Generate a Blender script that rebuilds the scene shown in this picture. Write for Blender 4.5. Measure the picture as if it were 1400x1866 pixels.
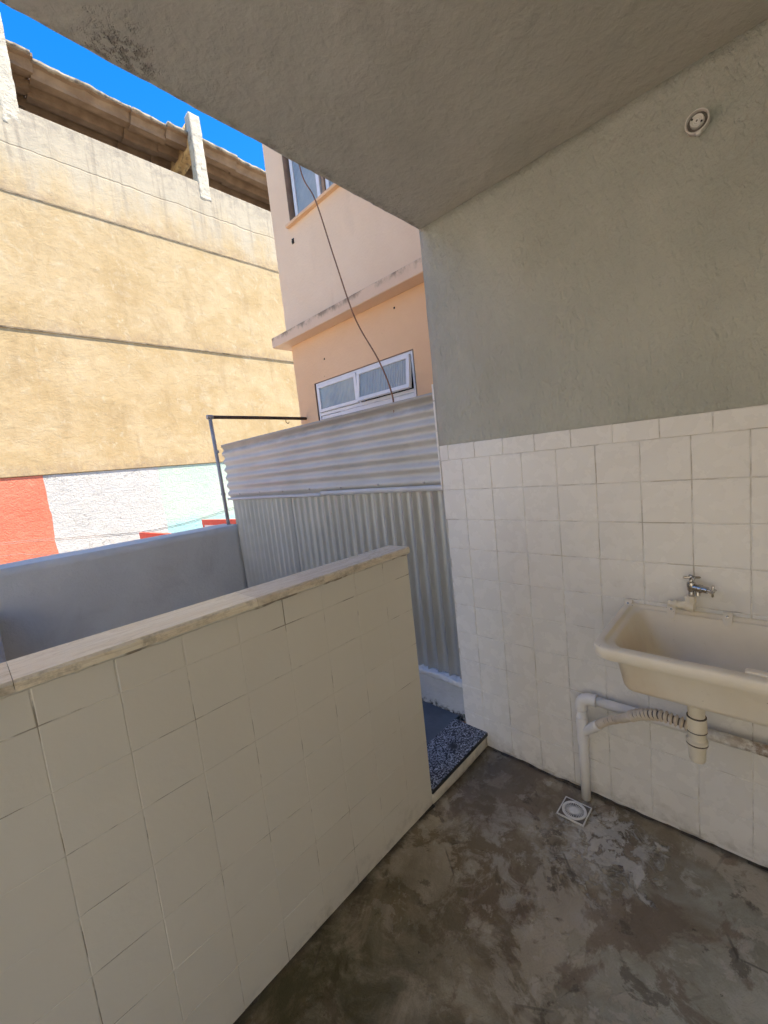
import bpy, bmesh, math, random
from mathutils import Vector, Matrix, noise
random.seed(7)
R = math.radians
scene = bpy.context.scene
for o in list(bpy.data.objects): bpy.data.objects.remove(o)
COL = scene.collection

# ------------------------------------------------------------------ camera
cam_d = bpy.data.cameras.new('camera'); cam = bpy.data.objects.new('camera', cam_d); COL.objects.link(cam)
cam_d.sensor_fit = 'HORIZONTAL'; cam_d.sensor_width = 36.0; cam_d.lens = 36.0 * 750.5 / 1400.0
cam_d.clip_start = 0.02; cam_d.clip_end = 600.0
_r = Vector((0.68394975, -0.72155479, -0.10757055)); _u = Vector((0.15623147, 0.00083830, 0.98772012)); _f = Vector((0.71260401, 0.69235683, -0.11330292))
cam.matrix_world = Matrix(((_r.x, _u.x, -_f.x, -1.7744), (_r.y, _u.y, -_f.y, -1.1399), (_r.z, _u.z, -_f.z, 1.5629), (0, 0, 0, 1)))
scene.camera = cam

# ------------------------------------------------------------------ world, sun, exposure
SUN = Vector((0.20, -0.37, 0.905)).normalized()          # direction towards the sun
world = bpy.data.worlds.new('World'); scene.world = world; world.use_nodes = True
wn = world.node_tree.nodes; wl = world.node_tree.links
sky = wn.new('ShaderNodeTexSky'); sky.sky_type = 'NISHITA'; sky.sun_disc = False
sky.sun_elevation = math.asin(SUN.z); sky.sun_rotation = math.atan2(SUN.x, SUN.y)
sky.air_density = 1.0; sky.dust_density = 0.0; sky.ozone_density = 5.0; sky.altitude = 0
bg = wn['Background']; bg.inputs['Strength'].default_value = 0.06
hs = wn.new('ShaderNodeHueSaturation'); hs.inputs['Saturation'].default_value = 1.35; hs.inputs['Hue'].default_value = 0.506
wl.new(sky.outputs[0], hs.inputs['Color']); wl.new(hs.outputs[0], bg.inputs['Color'])
sun_d = bpy.data.lights.new('sun', 'SUN'); sun_d.energy = 2.0; sun_d.angle = R(0.53); sun_d.color = (1.0, 0.93, 0.82)
sun = bpy.data.objects.new('sun', sun_d); COL.objects.link(sun)
sun.rotation_euler = SUN.to_track_quat('Z', 'Y').to_euler()
scene.view_settings.view_transform = 'Standard'; scene.view_settings.look = 'None'
scene.view_settings.exposure = 2.75; scene.view_settings.gamma = 1.0; scene.view_settings.use_white_balance = True; scene.view_settings.white_balance_temperature = 6800; scene.view_settings.use_curve_mapping = False
scene.render.engine = 'CYCLES'
scene.cycles.max_bounces = 8; scene.cycles.diffuse_bounces = 6; scene.cycles.glossy_bounces = 3
scene.cycles.use_adaptive_sampling = True; scene.cycles.adaptive_threshold = 0.025

# ------------------------------------------------------------------ node helpers
class NT:
    def __init__(s, name):
        s.m = bpy.data.materials.new(name); s.m.use_nodes = True
        s.t = s.m.node_tree; s.b = s.t.nodes['Principled BSDF']
        s.pos = s.t.nodes.new('ShaderNodeNewGeometry').outputs['Position']
    def n(s, t): return s.t.nodes.new(t)
    def put(s, sock, v):
        if hasattr(v, 'is_linked'): s.t.links.new(v, sock)
        else:
            if isinstance(v, (tuple, list)) and len(v) == 3 and sock.type == 'RGBA': v = (*v, 1)
            sock.default_value = v
    def map(s, scale=(1, 1, 1), loc=(0, 0, 0), vec=None):
        k = s.n('ShaderNodeMapping'); s.put(k.inputs['Vector'], vec or s.pos)
        k.inputs['Scale'].default_value = scale; k.inputs['Location'].default_value = loc; return k.outputs[0]
    def noise(s, scale, detail=4, rough=.55, dist=0, vec=None):
        k = s.n('ShaderNodeTexNoise'); s.put(k.inputs['Vector'], vec or s.pos)
        k.inputs['Scale'].default_value = scale; k.inputs['Detail'].default_value = detail
        k.inputs['Roughness'].default_value = rough; k.inputs['Distortion'].default_value = dist
        return k.outputs['Fac']
    def vor(s, scale, vec=None, feat='F1', out='Distance'):
        k = s.n('ShaderNodeTexVoronoi'); s.put(k.inputs['Vector'], vec or s.pos); k.feature = feat
        k.inputs['Scale'].default_value = scale; return k.outputs[out]
    def step(s, v, lo, hi):
        k = s.n('ShaderNodeMapRange'); k.interpolation_type = 'SMOOTHSTEP'; s.put(k.inputs['Value'], v)
        k.inputs['From Min'].default_value = lo; k.inputs['From Max'].default_value = hi; return k.outputs[0]
    def math(s, op, a, b=0.0):
        k = s.n('ShaderNodeMath'); k.operation = op; s.put(k.inputs[0], a); s.put(k.inputs[1], b); return k.outputs[0]
    def mix(s, f, a, b):
        k = s.n('ShaderNodeMix'); k.data_type = 'RGBA'; s.put(k.inputs['Factor'], f)
        s.put(k.inputs[6], a); s.put(k.inputs[7], b); return k.outputs[2]
    def sep(s, vec=None):
        k = s.n('ShaderNodeSeparateXYZ'); s.put(k.inputs[0], vec or s.pos); return k.outputs
    def rnd(s): return s.n('ShaderNodeObjectInfo').outputs['Random']
    def dist(s, p):
        k = s.n('ShaderNodeVectorMath'); k.operation = 'DISTANCE'; s.put(k.inputs[0], s.pos); k.inputs[1].default_value = p
        return k.outputs['Value']
    def out(s, col, rough=.7, bump=None, dist=.003, strength=1.0, metal=0.0, spec=.5):
        s.put(s.b.inputs['Base Color'], col); s.put(s.b.inputs['Roughness'], rough)
        s.b.inputs['Metallic'].default_value = metal; s.b.inputs['Specular IOR Level'].default_value = spec
        if bump is not None:
            k = s.n('ShaderNodeBump'); s.put(k.inputs['Height'], bump)
            k.inputs['Distance'].default_value = dist; k.inputs['Strength'].default_value = strength
            s.t.links.new(k.outputs[0], s.b.inputs['Normal'])
        return s.m

def add(t, *vs):
    r = vs[0]
    for v in vs[1:]: r = t.math('ADD', r, v)
    return r

def simple(name, c1, c2, scale=12, rough=.5, bumpd=.0, bumps=60, metal=0, spec=.5):
    t = NT(name); f = t.noise(scale, 5, .6)
    return t.out(t.mix(t.step(f, .3, .7), c1, c2), rough, t.noise(bumps, 4) if bumpd else None, bumpd or .001, metal=metal, spec=spec)

def plaster(name, c1, c2, scale, bscale, bdist, rough=.85, stains=(), aniso=(1, 1, 1), lump=0.0):
    t = NT(name); v = t.map(aniso)
    col = t.mix(t.step(t.noise(scale, 6, .6), .32, .68), c1, c2)
    for (c, sc, lo, hi, amt) in stains:
        col = t.mix(t.math('MULTIPLY', t.step(t.noise(sc, 7, .65, .4, vec=t.map(aniso, (sc * 3.1, sc, 5))), lo, hi), amt), col, c)
    h = add(t, t.noise(bscale, 5, .6, .3, vec=v), t.math('MULTIPLY', t.noise(bscale * 4.3, 3, .6, vec=v), .35), t.math('MULTIPLY', t.noise(bscale * .22, 3), 1.2))
    if lump: h = t.math('ADD', h, t.math('MULTIPLY', t.math('MULTIPLY', t.step(t.noise(3.3, 3, .5), .50, .60), t.step(t.noise(60, 3, .5, .4, vec=v), .42, .62)), lump))
    return t.out(col, rough, h, bdist)

M = {}
# shaded veranda plaster (grey green paint on rough render)
M['wall_paint'] = plaster('grey_green_wall_paint', (.365, .375, .318), (.43, .435, .372), 2.2, 30, .010, .62,
                          [((.35, .34, .28), 3.3, .5, .8, .5), ((.52, .51, .45), 6, .58, .8, .4)], (1, 1, .55), .13)
def m_ceiling():
    t = NT('ceiling_paint'); col = t.mix(t.step(t.noise(2.0, 6, .6), .3, .7), (.455, .44, .365), (.535, .515, .435))
    col = t.mix(t.math('MULTIPLY', t.step(t.noise(4.5, 8, .7, .5), .55, .72), .4), col, (.40, .375, .31))
    # peeled, mouldy patch near the edge
    d = t.math('ADD', t.dist((-1.30, .085, 2.68)), t.math('MULTIPLY', t.noise(18, 6, .7), .22))
    pk = t.math('MULTIPLY', t.step(d, .215, .13), t.step(t.noise(55, 4, .6), .42, .62))
    col = t.mix(t.math('MULTIPLY', pk, .6), col, (.10, .085, .06))
    # grime along the drip edge
    y = t.sep()[1]
    ed = t.math('MULTIPLY', t.step(t.math('ADD', y, t.math('MULTIPLY', t.noise(9, 6, .7), .12)), .13, .215), t.step(t.noise(30, 6, .7), .4, .65))
    col = t.mix(t.math('MULTIPLY', ed, .8), col, (.09, .08, .06))
    h = add(t, t.noise(17, 7, .62, .25), t.math('MULTIPLY', t.noise(90, 4, .6), .25), t.math('MULTIPLY', t.noise(3.5, 4), 3.0), t.math('MULTIPLY', pk, -1.0))
    return t.out(col, .7, h, .0065)
M['ceiling'] = m_ceiling()

def m_tile(name, c1, c2, warm, rough):
    t = NT(name); f = t.step(t.noise(1.6, 5, .55), .3, .7)
    col = t.mix(f, c1, c2)
    k = t.math('MULTIPLY', t.math('SUBTRACT', t.rnd(), .5), .35)
    col = t.mix(t.math('ADD', .25, k), col, warm)
    z = t.sep()[2]
    gr = t.math('MULTIPLY', t.step(t.math('ADD', z, t.math('MULTIPLY', t.noise(7, 7, .7), .4)),   .30, .2), .4)   # splashed dirt at the foot
    col = t.mix(t.math('MULTIPLY', gr, t.step(t.noise(24, 6, .7), .35, .7)), col, (.25, .22, .17))
    col = t.mix(t.math('MULTIPLY', t.step(t.noise(4, 8, .72, .5), .62, .78), .3), col, (.42, .37, .29))
    h = add(t, t.noise(9, 3), t.math('MULTIPLY', t.noise(75, 4, .6), .22))
    return t.out(col, t.math('ADD', rough, t.math('MULTIPLY', t.noise(14, 4), .2)), h, .0022)
M['tile_white'] = m_tile('white_tile_paint', (.74, .725, .68), (.785, .77, .725), (.715, .695, .645), .17)
M['tile_cream'] = m_tile('cream_tile_paint', (.71, .675, .575), (.755, .72, .62), (.69, .65, .55), .34)
def m_grout(name, paint, dark, lo, hi):
    t = NT(name); f = t.step(t.noise(7.5, 4, .6, .6), lo, hi)
    return t.out(t.mix(f, paint, dark), .8, t.noise(90, 4), .002)
M['grout_white'] = m_grout('painted_over_grout', (.74, .725, .68), (.48, .44, .38), .46, .62)
M['grout_cream'] = m_grout('painted_over_cream_grout', (.70, .665, .565), (.33, .29, .22), .50, .62)

def m_floor():
    t = NT('worn_cement_floor')
    w = t.noise(2.6, 6, .62, 1.2)
    sx, sy, sz = t.sep()
    a = t.step(t.noise(2.2, 11, .66, .3), .42, .58)
    col = t.mix(a, (.22, .172, .105), (.43, .37, .265))
    # greyer, worn zone away from the half wall
    gz = t.step(t.math('ADD', t.math('ADD', sy, t.math('MULTIPLY', sx, .35)), t.math('MULTIPLY', w, 1.0)), -.30, -.75)
    col = t.mix(t.math('MULTIPLY', gz, .6), col, t.mix(t.step(t.noise(3.6, 10, .68, .3), .42, .58), (.33, .335, .26), (.545, .55, .46)))
    b = t.step(t.noise(3.8, 12, .68, .4, vec=t.map((1, 1, 1), (3, 1, 0))), .515, .56)
    col = t.mix(t.math('MULTIPLY', b, .6), col, (.54, .475, .37))
    # reddish brown cement and dark damp blotches
    rb = t.step(t.noise(3.0, 12, .68, .4, vec=t.map((1, 1, 1), (9, 4, 0))), .515, .565)
    col = t.mix(t.math('MULTIPLY', rb, .65), col, (.19, .135, .088))
    db = t.step(t.noise(5.5, 11, .68, .4, vec=t.map((1, 1, 1), (1, 7, 0))), .57, .61)
    col = t.mix(t.math('MULTIPLY', db, .65), col, (.095, .073, .05))
    lb = t.step(t.noise(9.5, 11, .68, .3, vec=t.map((1, 1, 1), (5, 2, 0))), .57, .62)
    col = t.mix(t.math('MULTIPLY', lb, .5), col, (.58, .53, .44))
    # algae by the half wall
    al = t.math('MULTIPLY', t.step(t.math('ADD', sx, t.math('MULTIPLY', w, .8)), -.15, -.85), t.step(t.math('ADD', sy, t.math('MULTIPLY', w, .8)), -.30, .2))
    al2 = t.math('MULTIPLY', al, t.step(t.noise(5, 9, .72, 1.2), .34, .58))
    col = t.mix(t.math('MULTIPLY', al, .55), col, (.115, .08, .04))
    col = t.mix(t.math('MULTIPLY', al2, .8), col, (.052, .052, .018))
    # dried white lime and paint by the drain
    d = t.math('ADD', t.dist((-.24, -.66, 0)), t.math('MULTIPLY', t.math('SUBTRACT', t.noise(8, 9, .70, 1.2), .5), .62))
    wp = t.math('MULTIPLY', t.step(d, .20, .13), t.step(t.noise(16, 10, .66, .3), .42, .49))
    col = t.mix(t.math('MULTIPLY', wp, .6), col, (.70, .68, .61))
    d2 = t.math('ADD', t.dist((-.52, -.40, 0)), t.math('MULTIPLY', t.math('SUBTRACT', t.noise(6, 9, .72, 1.8), .5), .9))
    wp2 = t.math('MULTIPLY', t.step(d2, .38, .12), t.step(t.noise(9, 10, .72, .6), .46, .58))
    col = t.mix(t.math('MULTIPLY', wp2, .7), col, (.48, .44, .37))
    ds = t.step(t.noise(46, 4, .6), .69, .75)
    col = t.mix(t.math('MULTIPLY', ds, .7), col, (.05, .04, .03))
    dm = t.math('MULTIPLY', t.step(t.math('ADD', t.dist((-.15, -.10, 0)), t.math('MULTIPLY', w, .35)), .55, .2), .6)
    col = t.mix(dm, col, (.08, .068, .052))
    ck = t.math('MULTIPLY', t.step(t.vor(2.1, t.map((1, 1, 1), (.3, .8, 0), vec=None), 'DISTANCE_TO_EDGE'), .010, .003), t.step(t.noise(3, 5), .5, .6))
    col = t.mix(t.math('MULTIPLY', ck, .6), col, (.05, .04, .03))
    # dirt collected along the foot of both walls
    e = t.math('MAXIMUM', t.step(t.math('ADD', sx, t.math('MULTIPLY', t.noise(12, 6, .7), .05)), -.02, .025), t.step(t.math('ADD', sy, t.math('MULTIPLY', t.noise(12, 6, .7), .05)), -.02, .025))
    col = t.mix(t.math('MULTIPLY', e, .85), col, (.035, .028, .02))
    h = add(t, t.noise(22, 9, .72, .8), t.math('MULTIPLY', t.noise(150, 3), .25), t.math('MULTIPLY', wp, .6), t.math('MULTIPLY', b, .25))
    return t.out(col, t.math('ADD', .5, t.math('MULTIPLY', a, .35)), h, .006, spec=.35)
M['floor'] = m_floor()

def m_granite():
    t = NT('black_and_white_granite')
    v = t.vor(170, out='Color'); s = t.sep(v)[0]
    col = t.mix(t.step(s, .45, .5), (.02, .022, .03), (.20, .215, .25))
    col = t.mix(t.step(s, .82, .86), col, (.40, .42, .47))
    wet = t.step(t.math('ADD', t.dist((-.20, .075, .085)), t.math('MULTIPLY', t.noise(40, 5, .7), .05)), .07, .03)
    col = t.mix(wet, col, (.012, .013, .018))
    return t.out(col, .45, t.noise(60), .0006)
M['granite'] = m_granite()
M['granite_edge'] = simple('dark_granite_edge', (.015, .015, .016), (.04, .04, .04), 90, .4)
def m_marble(name, c1, c2, vein):
    t = NT(name)
    w = t.noise(9, 8, .7, 3.0, vec=t.map((.35, 1.6, 1.6)))
    col = t.mix(t.step(w, .3, .7), c1, c2)
    v = t.step(t.math('ABSOLUTE', t.math('SUBTRACT', t.noise(6, 9, .65, 2.5, vec=t.map((.35, 1.8, 1.8), (2, 5, 1))), .5)), .035, .0)
    col = t.mix(t.math('MULTIPLY', v, .35), col, vein)
    y, z = t.sep()[1], t.sep()[2]
    dirt = t.math('MULTIPLY', t.step(y, -.024, -.0285), t.step(t.noise(16, 8, .72), .45, .68))
    col = t.mix(t.math('MULTIPLY', dirt, .5), col, (.14, .11, .07))
    return t.out(col, t.math('ADD', .13, t.math('MULTIPLY', t.noise(30, 5), .2)), t.noise(45, 6, .7), .0008)
M['marble_warm'] = m_marble('warm_beige_marble', (.82, .71, .52), (.87, .79, .62), (.50, .40, .27))
M['marble_grey'] = m_marble('grey_beige_marble', (.70, .60, .45), (.78, .70, .56), (.40, .31, .21))
M['parapet'] = plaster('blue_grey_parapet_paint', (.63, .60, .51), (.69, .66, .565), 1.7, 24, .005, .85,
                       [((.46, .42, .36), 2.1, .5, .8, .5), ((.70, .69, .64), 5, .6, .8, .35)])
M['white_render'] = plaster('white_render', (.68, .70, .72), (.6, .61, .62), 5, 34, .008, .85, [((.3, .3, .28), 9, .6, .75, .6)])
def m_kerb():
    t = NT('rough_painted_kerb'); z = t.sep()[2]
    col = t.mix(t.step(t.noise(6, 6, .6), .3, .7), (.42, .44, .45), (.52, .54, .55))
    mo = t.math('MULTIPLY', t.step(t.math('ADD', z, t.math('MULTIPLY', t.noise(20, 7, .7), .16)), .2, .155), t.step(t.noise(38, 6, .7), .42, .58))
    col = t.mix(mo, col, (.03, .032, .03))
    ck = t.step(t.noise(34, 6, .7), .66, .72); col = t.mix(t.math('MULTIPLY', ck, .8), col, (.10, .10, .09))
    return t.out(col, .85, add(t, t.noise(28, 7, .7), t.math('MULTIPLY', t.noise(110, 3), .3)), .006)
M['kerb'] = m_kerb()
M['yard'] = simple('blue_grey_wet_cement', (.075, .09, .11), (.11, .13, .155), 7, .32, .002, 22)
def m_metal(name, metal, rough):
    t = NT(name)
    z, y = t.sep()[2], t.sep()[1]
    col = t.mix(t.step(t.noise(2.4, 5, .6), .3, .7), *(((.40, .41, .395), (.47, .48, .465)) if metal > .3 else ((.52, .515, .475), (.59, .58, .535))))
    col = t.mix(t.math('MULTIPLY', t.step(t.noise(5.5, 8, .7, .4), .56, .74), .4), col, (.36, .35, .31))
    col = t.mix(t.math('MULTIPLY', t.step(t.noise(26, 5, .7), .70, .74), .7), col, (.2, .15, .1))
    tp = t.math('MULTIPLY', t.step(t.math('ADD', z, t.math('MULTIPLY', t.noise(16, 7, .7, vec=t.map((1, .4, 1))), .14)), 1.88, 1.96), .6)
    col = t.mix(tp, col, (.24, .22, .17))
    return t.out(col, t.math('ADD', rough, t.math('MULTIPLY', t.noise(11, 5), .15)), t.noise(16, 4), .0012, metal=metal, spec=.5)
M['metal'] = m_metal('painted_corrugated_steel', .08, .45)
M['zinc'] = m_metal('dull_zinc_corrugated_steel', .45, .33)
M['rail'] = simple('painted_metal_strip', (.52, .54, .54), (.60, .61, .60), 8, .45, .001, 40)
M['pole'] = simple('weathered_grey_pipe', (.30, .29, .28), (.42, .41, .40), 22, .6, .002, 60)
M['rust'] = simple('dark_rusty_steel', (.045, .025, .015), (.10, .05, .025), 30, .75, .002, 80)
def m_plastic():
    t = NT('aged_cream_plastic')
    col = t.mix(t.step(t.noise(5, 5, .6), .3, .7), (.77, .70, .565), (.82, .755, .63))
    c = t.math('ADD', t.dist((-.24, -.76, .76)), t.math('MULTIPLY', t.noise(9, 6, .7), .2))
    col = t.mix(t.math('MULTIPLY', t.step(c, .33, .14), .45), col, (.58, .40, .20))
    col = t.mix(t.math('MULTIPLY', t.step(t.noise(13, 8, .75, .3), .60, .75), .3), col, (.42, .34, .24))
    col = t.mix(t.math('MULTIPLY', t.step(t.noise(75, 3, .5), .73, .77), .55), col, (.14, .10, .06))
    return t.out(col, t.math('ADD', .32, t.math('MULTIPLY', t.noise(20, 5), .2)), t.noise(30, 5), .0012)
M['plastic'] = m_plastic()
M['pvc_white'] = simple('white_pvc_pipe', (.78, .775, .75), (.84, .83, .81), 14, .4, .001, 60)
def m_pvcd():
    t = NT('dirty_pvc_pipe'); y = t.sep()[1]
    col = t.mix(t.step(t.noise(12, 5), .3, .7), (.72, .70, .65), (.79, .77, .72))
    f = t.math('MULTIPLY', t.step(t.math('ADD', y, t.math('MULTIPLY', t.noise(14, 7, .7), .3)), -.74, -.92), t.step(t.noise(28, 6, .7), .38, .6))
    return t.out(t.mix(t.math('MULTIPLY', f, .85), col, (.20, .12, .06)), .5, t.noise(60), .001)
M['pvc_dirty'] = m_pvcd()
M['hose'] = simple('tan_ribbed_hose', (.58, .49, .38), (.68, .60, .48), 18, .5, .001, 60)
M['seal_and_groove_shade'] = simple('rubber_ring_and_groove_shade', (.10, .08, .06), (.16, .13, .1), 30, .6)  # rubber of the trap seals, also the painted shade in the hose valleys
M['chrome'] = simple('worn_chrome', (.42, .40, .37), (.60, .58, .55), 40, .22, .0006, 90, metal=1.0)
M['pvc_cream'] = simple('cream_pvc_fitting', (.72, .66, .52), (.78, .72, .58), 20, .35)
M['ceramic'] = simple('grey_white_porcelain', (.64, .62, .56), (.72, .70, .64), 25, .35)
M['black'] = simple('black_hole', (.012, .011, .010), (.02, .018, .016), 20, .9)
M['drain'] = simple('white_plastic_grate', (.72, .71, .67), (.80, .79, .76), 60, .5)
M['drain_dark'] = simple('grimy_drain_plate', (.09, .075, .06), (.17, .15, .125), 40, .7)

def m_yellow():
    t = NT('yellow_render')
    x, y, z = t.sep()
    col = t.mix(t.step(t.noise(.9, 7, .65, .6), .3, .7), (.355, .258, .130), (.42, .325, .19))
    col = t.mix(t.math('MULTIPLY', t.step(t.noise(2.6, 8, .72, .8), .52, .7), .6), col, (.44, .37, .25))
    col = t.mix(t.math('MULTIPLY', t.step(t.noise(2.2, 9, .75, .5, vec=t.map((1, 1, .6), (4, 0, 2))), .55, .72), .5), col, (.30, .21, .097))
    col = t.mix(t.math('MULTIPLY', t.step(t.noise(1.3, 9, .72, .3, vec=t.map((1.5, 1, .45), (7, 0, 3))), .50, .66), .45), col, (.275, .195, .10))
    col = t.mix(t.math('MULTIPLY', t.step(t.noise(5.5, 10, .74, .3, vec=t.map((1, 1, .7), (2, 0, 8))), .56, .66), .45), col, (.48, .415, .29))
    # grey weathering of the top and above the string lines
    top = t.step(t.math('ADD', z, t.math('MULTIPLY', t.noise(1.4, 8, .7, vec=t.map((1.3, 1, .5))), 2.6)), 8.9, 10.3)
    col = t.mix(t.math('MULTIPLY', top, .8), col, (.37, .33, .255))
    bl = t.math('MULTIPLY', t.step(t.math('ADD', z, t.math('MULTIPLY', t.noise(1.7, 9, .75, vec=t.map((1.6, 1, .35))), 2.4)), 9.9, 10.9), t.step(t.noise(5, 9, .75), .40, .60))
    col = t.mix(t.math('MULTIPLY', bl, .8), col, (.23, .20, .16))
    sk_ = t.math('MULTIPLY', t.step(t.noise(3.2, 6, .6, vec=t.map((2.4, 1, .10), (1, 0, 0))), .52, .66), t.step(z, 7.2, 9.3))
    col = t.mix(t.math('MULTIPLY', sk_, .6), col, (.22, .185, .14))
    for zz in (7.78, 5.1, 2.13):
        g = t.math('SUBTRACT', t.math('ADD', z, t.math('MULTIPLY', t.noise(3.2, 8, .7), -.5)), zz - .25)
        st = t.math('MULTIPLY', t.step(g, .30, .0), t.step(z, zz - .05, zz))
        col = t.mix(t.math('MULTIPLY', t.math('MULTIPLY', st, t.step(t.noise(9, 8, .75), .36, .62)), .7), col, (.27, .20, .13))
    crack = t.step(t.math('ABSOLUTE', t.math('SUBTRACT', t.math('ADD', z, t.math('MULTIPLY', t.noise(1.6, 5, .6), .16)), 8.78)), .022, .006)
    col = t.mix(t.math('MULTIPLY', crack, .42), col, (.2, .16, .11))
    h = add(t, t.noise(4, 10, .70, .5), t.math('MULTIPLY', t.noise(26, 5, .6), .22), t.math('MULTIPLY', t.noise(1.6, 4), 1.5), t.math('MULTIPLY', crack, -.6))
    return t.out(col, .92, h, .020, spec=.2)
M['yellow'] = m_yellow()
def m_painted(name, c1, c2, speck, amt):
    t = NT(name)
    col = t.mix(t.step(t.noise(1.2, 6, .6), .3, .7), c1, c2)
    col = t.mix(t.math('MULTIPLY', t.step(t.noise(7, 8, .72, 1.0), .56, .66), amt), col, speck)
    z = t.sep()[2]
    h = add(t, t.noise(8, 8, .72, .8), t.math('MULTIPLY', t.noise(34, 4, .6), .5))
    return t.out(col, .9, h, .04, spec=.2)
M['red'] = m_painted('red_painted_render', (.56, .155, .095), (.61, .19, .12), (.44, .105, .065), .4)
M['white_paint'] = m_painted('white_painted_render', (.44, .43, .405), (.48, .47, .445), (.29, .27, .24), .8)
def m_mint():
    t = NT('mint_painted_render'); z = t.sep()[2]
    col = t.mix(t.step(t.noise(1.2, 6, .6), .3, .7), (.38, .48, .40), (.44, .51, .43))
    col = t.mix(t.math('MULTIPLY', t.step(t.math('ADD', z, t.math('MULTIPLY', t.noise(1.5, 5, .6), .8)), 1.25, .9), .8), col, (.27, .50, .52))
    col = t.mix(t.math('MULTIPLY', t.step(t.noise(6, 8, .72, 1.0), .55, .66), .5), col, (.47, .505, .355))
    return t.out(col, .9, add(t, t.noise(8, 8, .72, .8), t.math('MULTIPLY', t.noise(34, 4, .6), .5)), .04, spec=.2)
M['mint'] = m_mint()
M['concrete_post'] = plaster('pale_spattered_concrete', (.40, .36, .28), (.47, .425, .335), 4, 11, .035, .9, [((.22, .19, .13), 6, .54, .68, .7)])
M['asbestos'] = plaster('brown_weathered_roof_sheet', (.15, .092, .052), (.22, .145, .088), 3, 9, .01, .9, [((.14, .09, .055), 2.2, .5, .72, .7)], (.3, 1, 1))
M['roof_edge'] = plaster('lichen_grey_roof_edge', (.20, .16, .11), (.30, .25, .18), 6, 12, .02, .95, [((.08, .065, .05), 5, .5, .65, .8)])
M['rust_beam'] = plaster('rust_stained_beam', (.42, .25, .10), (.55, .37, .17), 5, 12, .02, .9, [((.16, .10, .055), 7, .5, .66, .8)])

def m_peach(name, c1, c2):
    t = NT(name); x, y, z = t.sep()
    col = t.mix(t.step(t.noise(1.3, 5, .6), .3, .7), c1, c2)
    col = t.mix(t.math('MULTIPLY', t.step(t.noise(3, 8, .7, vec=t.map((1, 1, .25))), .58, .78), .22), col, (.50, .36, .24))
    col = t.mix(t.math('MULTIPLY', t.step(t.noise(17, 4, .6), .735, .76), .6), col, (.25, .15, .09))
    return t.out(col, .8, add(t, t.noise(40, 5, .6), t.math('MULTIPLY', t.noise(5, 3), 2)), .003)
M['peach_bounce_lit'] = m_peach('peach_bounce_lit_paint', (.74, .475, .27), (.78, .52, .31))  # same peach paint, with warm bounce from the yellow wall in its colour
M['peach_sky_lit'] = m_peach('peach_sky_lit_paint', (.77, .575, .385), (.81, .62, .43))  # same peach paint, with the paler sky light in its colour
def m_ledge():
    t = NT('stained_peach_ledge'); y, z = t.sep()[1], t.sep()[2]
    col = t.mix(t.step(t.noise(2, 5, .6), .3, .7), (.70, .50, .34), (.75, .55, .38))
    st = t.math('MULTIPLY', t.step(t.math('ADD', z, t.math('MULTIPLY', t.noise(9, 8, .75, vec=t.map((1, 1.2, .3))), .16)), 3.13, 3.19), t.step(t.noise(5, 5, .6), .42, .56))
    col = t.mix(t.math('MULTIPLY', st, .75), col, (.12, .09, .06))
    return t.out(col, .85, t.noise(30, 5), .004)
M['ledge'] = m_ledge()
M['alu'] = simple('white_window_frame', (.70, .72, .75), (.76, .78, .80), 10, .4)
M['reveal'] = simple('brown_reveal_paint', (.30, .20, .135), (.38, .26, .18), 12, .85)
def m_glass():
    t = NT('ribbed_frosted_glass'); y = t.sep()[1]
    s = t.math('SINE', t.math('MULTIPLY', y, 2 * math.pi / .021))
    col = t.mix(t.step(s, -.6, .8), (.20, .27, .32), (.40, .48, .53))
    col = t.mix(t.step(t.noise(2.6, 3), .35, .65), col, (.42, .49, .50))
    return t.out(col, .12, s, .003, spec=.8)
M['glass'] = m_glass()
M['rope'] = simple('brown_cable_sheath', (.20, .095, .05), (.27, .14, .08), 40, .7)
M['wire'] = simple('brown_wire_sheath', (.20, .15, .12), (.28, .22, .18), 5, .7)
M['street'] = plaster('pale_street_concrete', (.38, .35, .30), (.46, .43, .37), .6, 6, .02, .9)
M['upper'] = plaster('plain_house_paint', (.66, .62, .54), (.72, .68, .60), 1, 20, .005, .85)
M['bounce_cream'] = plaster('cream_bounce_paint', (.74, .69, .58), (.78, .73, .62), 1, 20, .005, .85)
M['red_frame'] = simple('red_enamel_frame', (.60, .06, .035), (.68, .09, .05), 6, .5)
M['panel_white'] = simple('white_enamel_panel', (.72, .72, .70), (.78, .78, .76), 3, .5)
M['leaf'] = simple('small_weed_leaf', (.09, .15, .06), (.14, .21, .09), 40, .6)

# ------------------------------------------------------------------ mesh helpers
def link(name, me, mat, parent=None):
    o = bpy.data.objects.new(name, me); COL.objects.link(o)
    if mat is not None and len(me.materials) == 0: me.materials.append(mat)
    if parent is not None: o.parent = parent
    return o
def tag(o, label=None, cat=None, group=None, kind=None):
    if label: o['label'] = label
    if cat: o['category'] = cat
    if group: o['group'] = group
    if kind: o['kind'] = kind
    return o
def thing(name, label, cat, group=None):
    return tag(link(name, None, None) if False else _empty(name), label, cat, group)
def _empty(name):
    o = bpy.data.objects.new(name, None); COL.objects.link(o); return o
def fin(bm, name, smooth=False):
    bmesh.ops.recalc_face_normals(bm, faces=bm.faces[:])
    me = bpy.data.meshes.new(name); bm.to_mesh(me); bm.free()
    if smooth:
        for p in me.polygons: p.use_smooth = True
    return me
def add_box(bm, lo, hi):
    vs = [bm.verts.new((x, y, z)) for x in (lo[0], hi[0]) for y in (lo[1], hi[1]) for z in (lo[2], hi[2])]
    for f in ((0, 1, 3, 2), (4, 6, 7, 5), (0, 4, 5, 1), (2, 3, 7, 6), (0, 2, 6, 4), (1, 5, 7, 3)): bm.faces.new([vs[i] for i in f])
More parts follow.
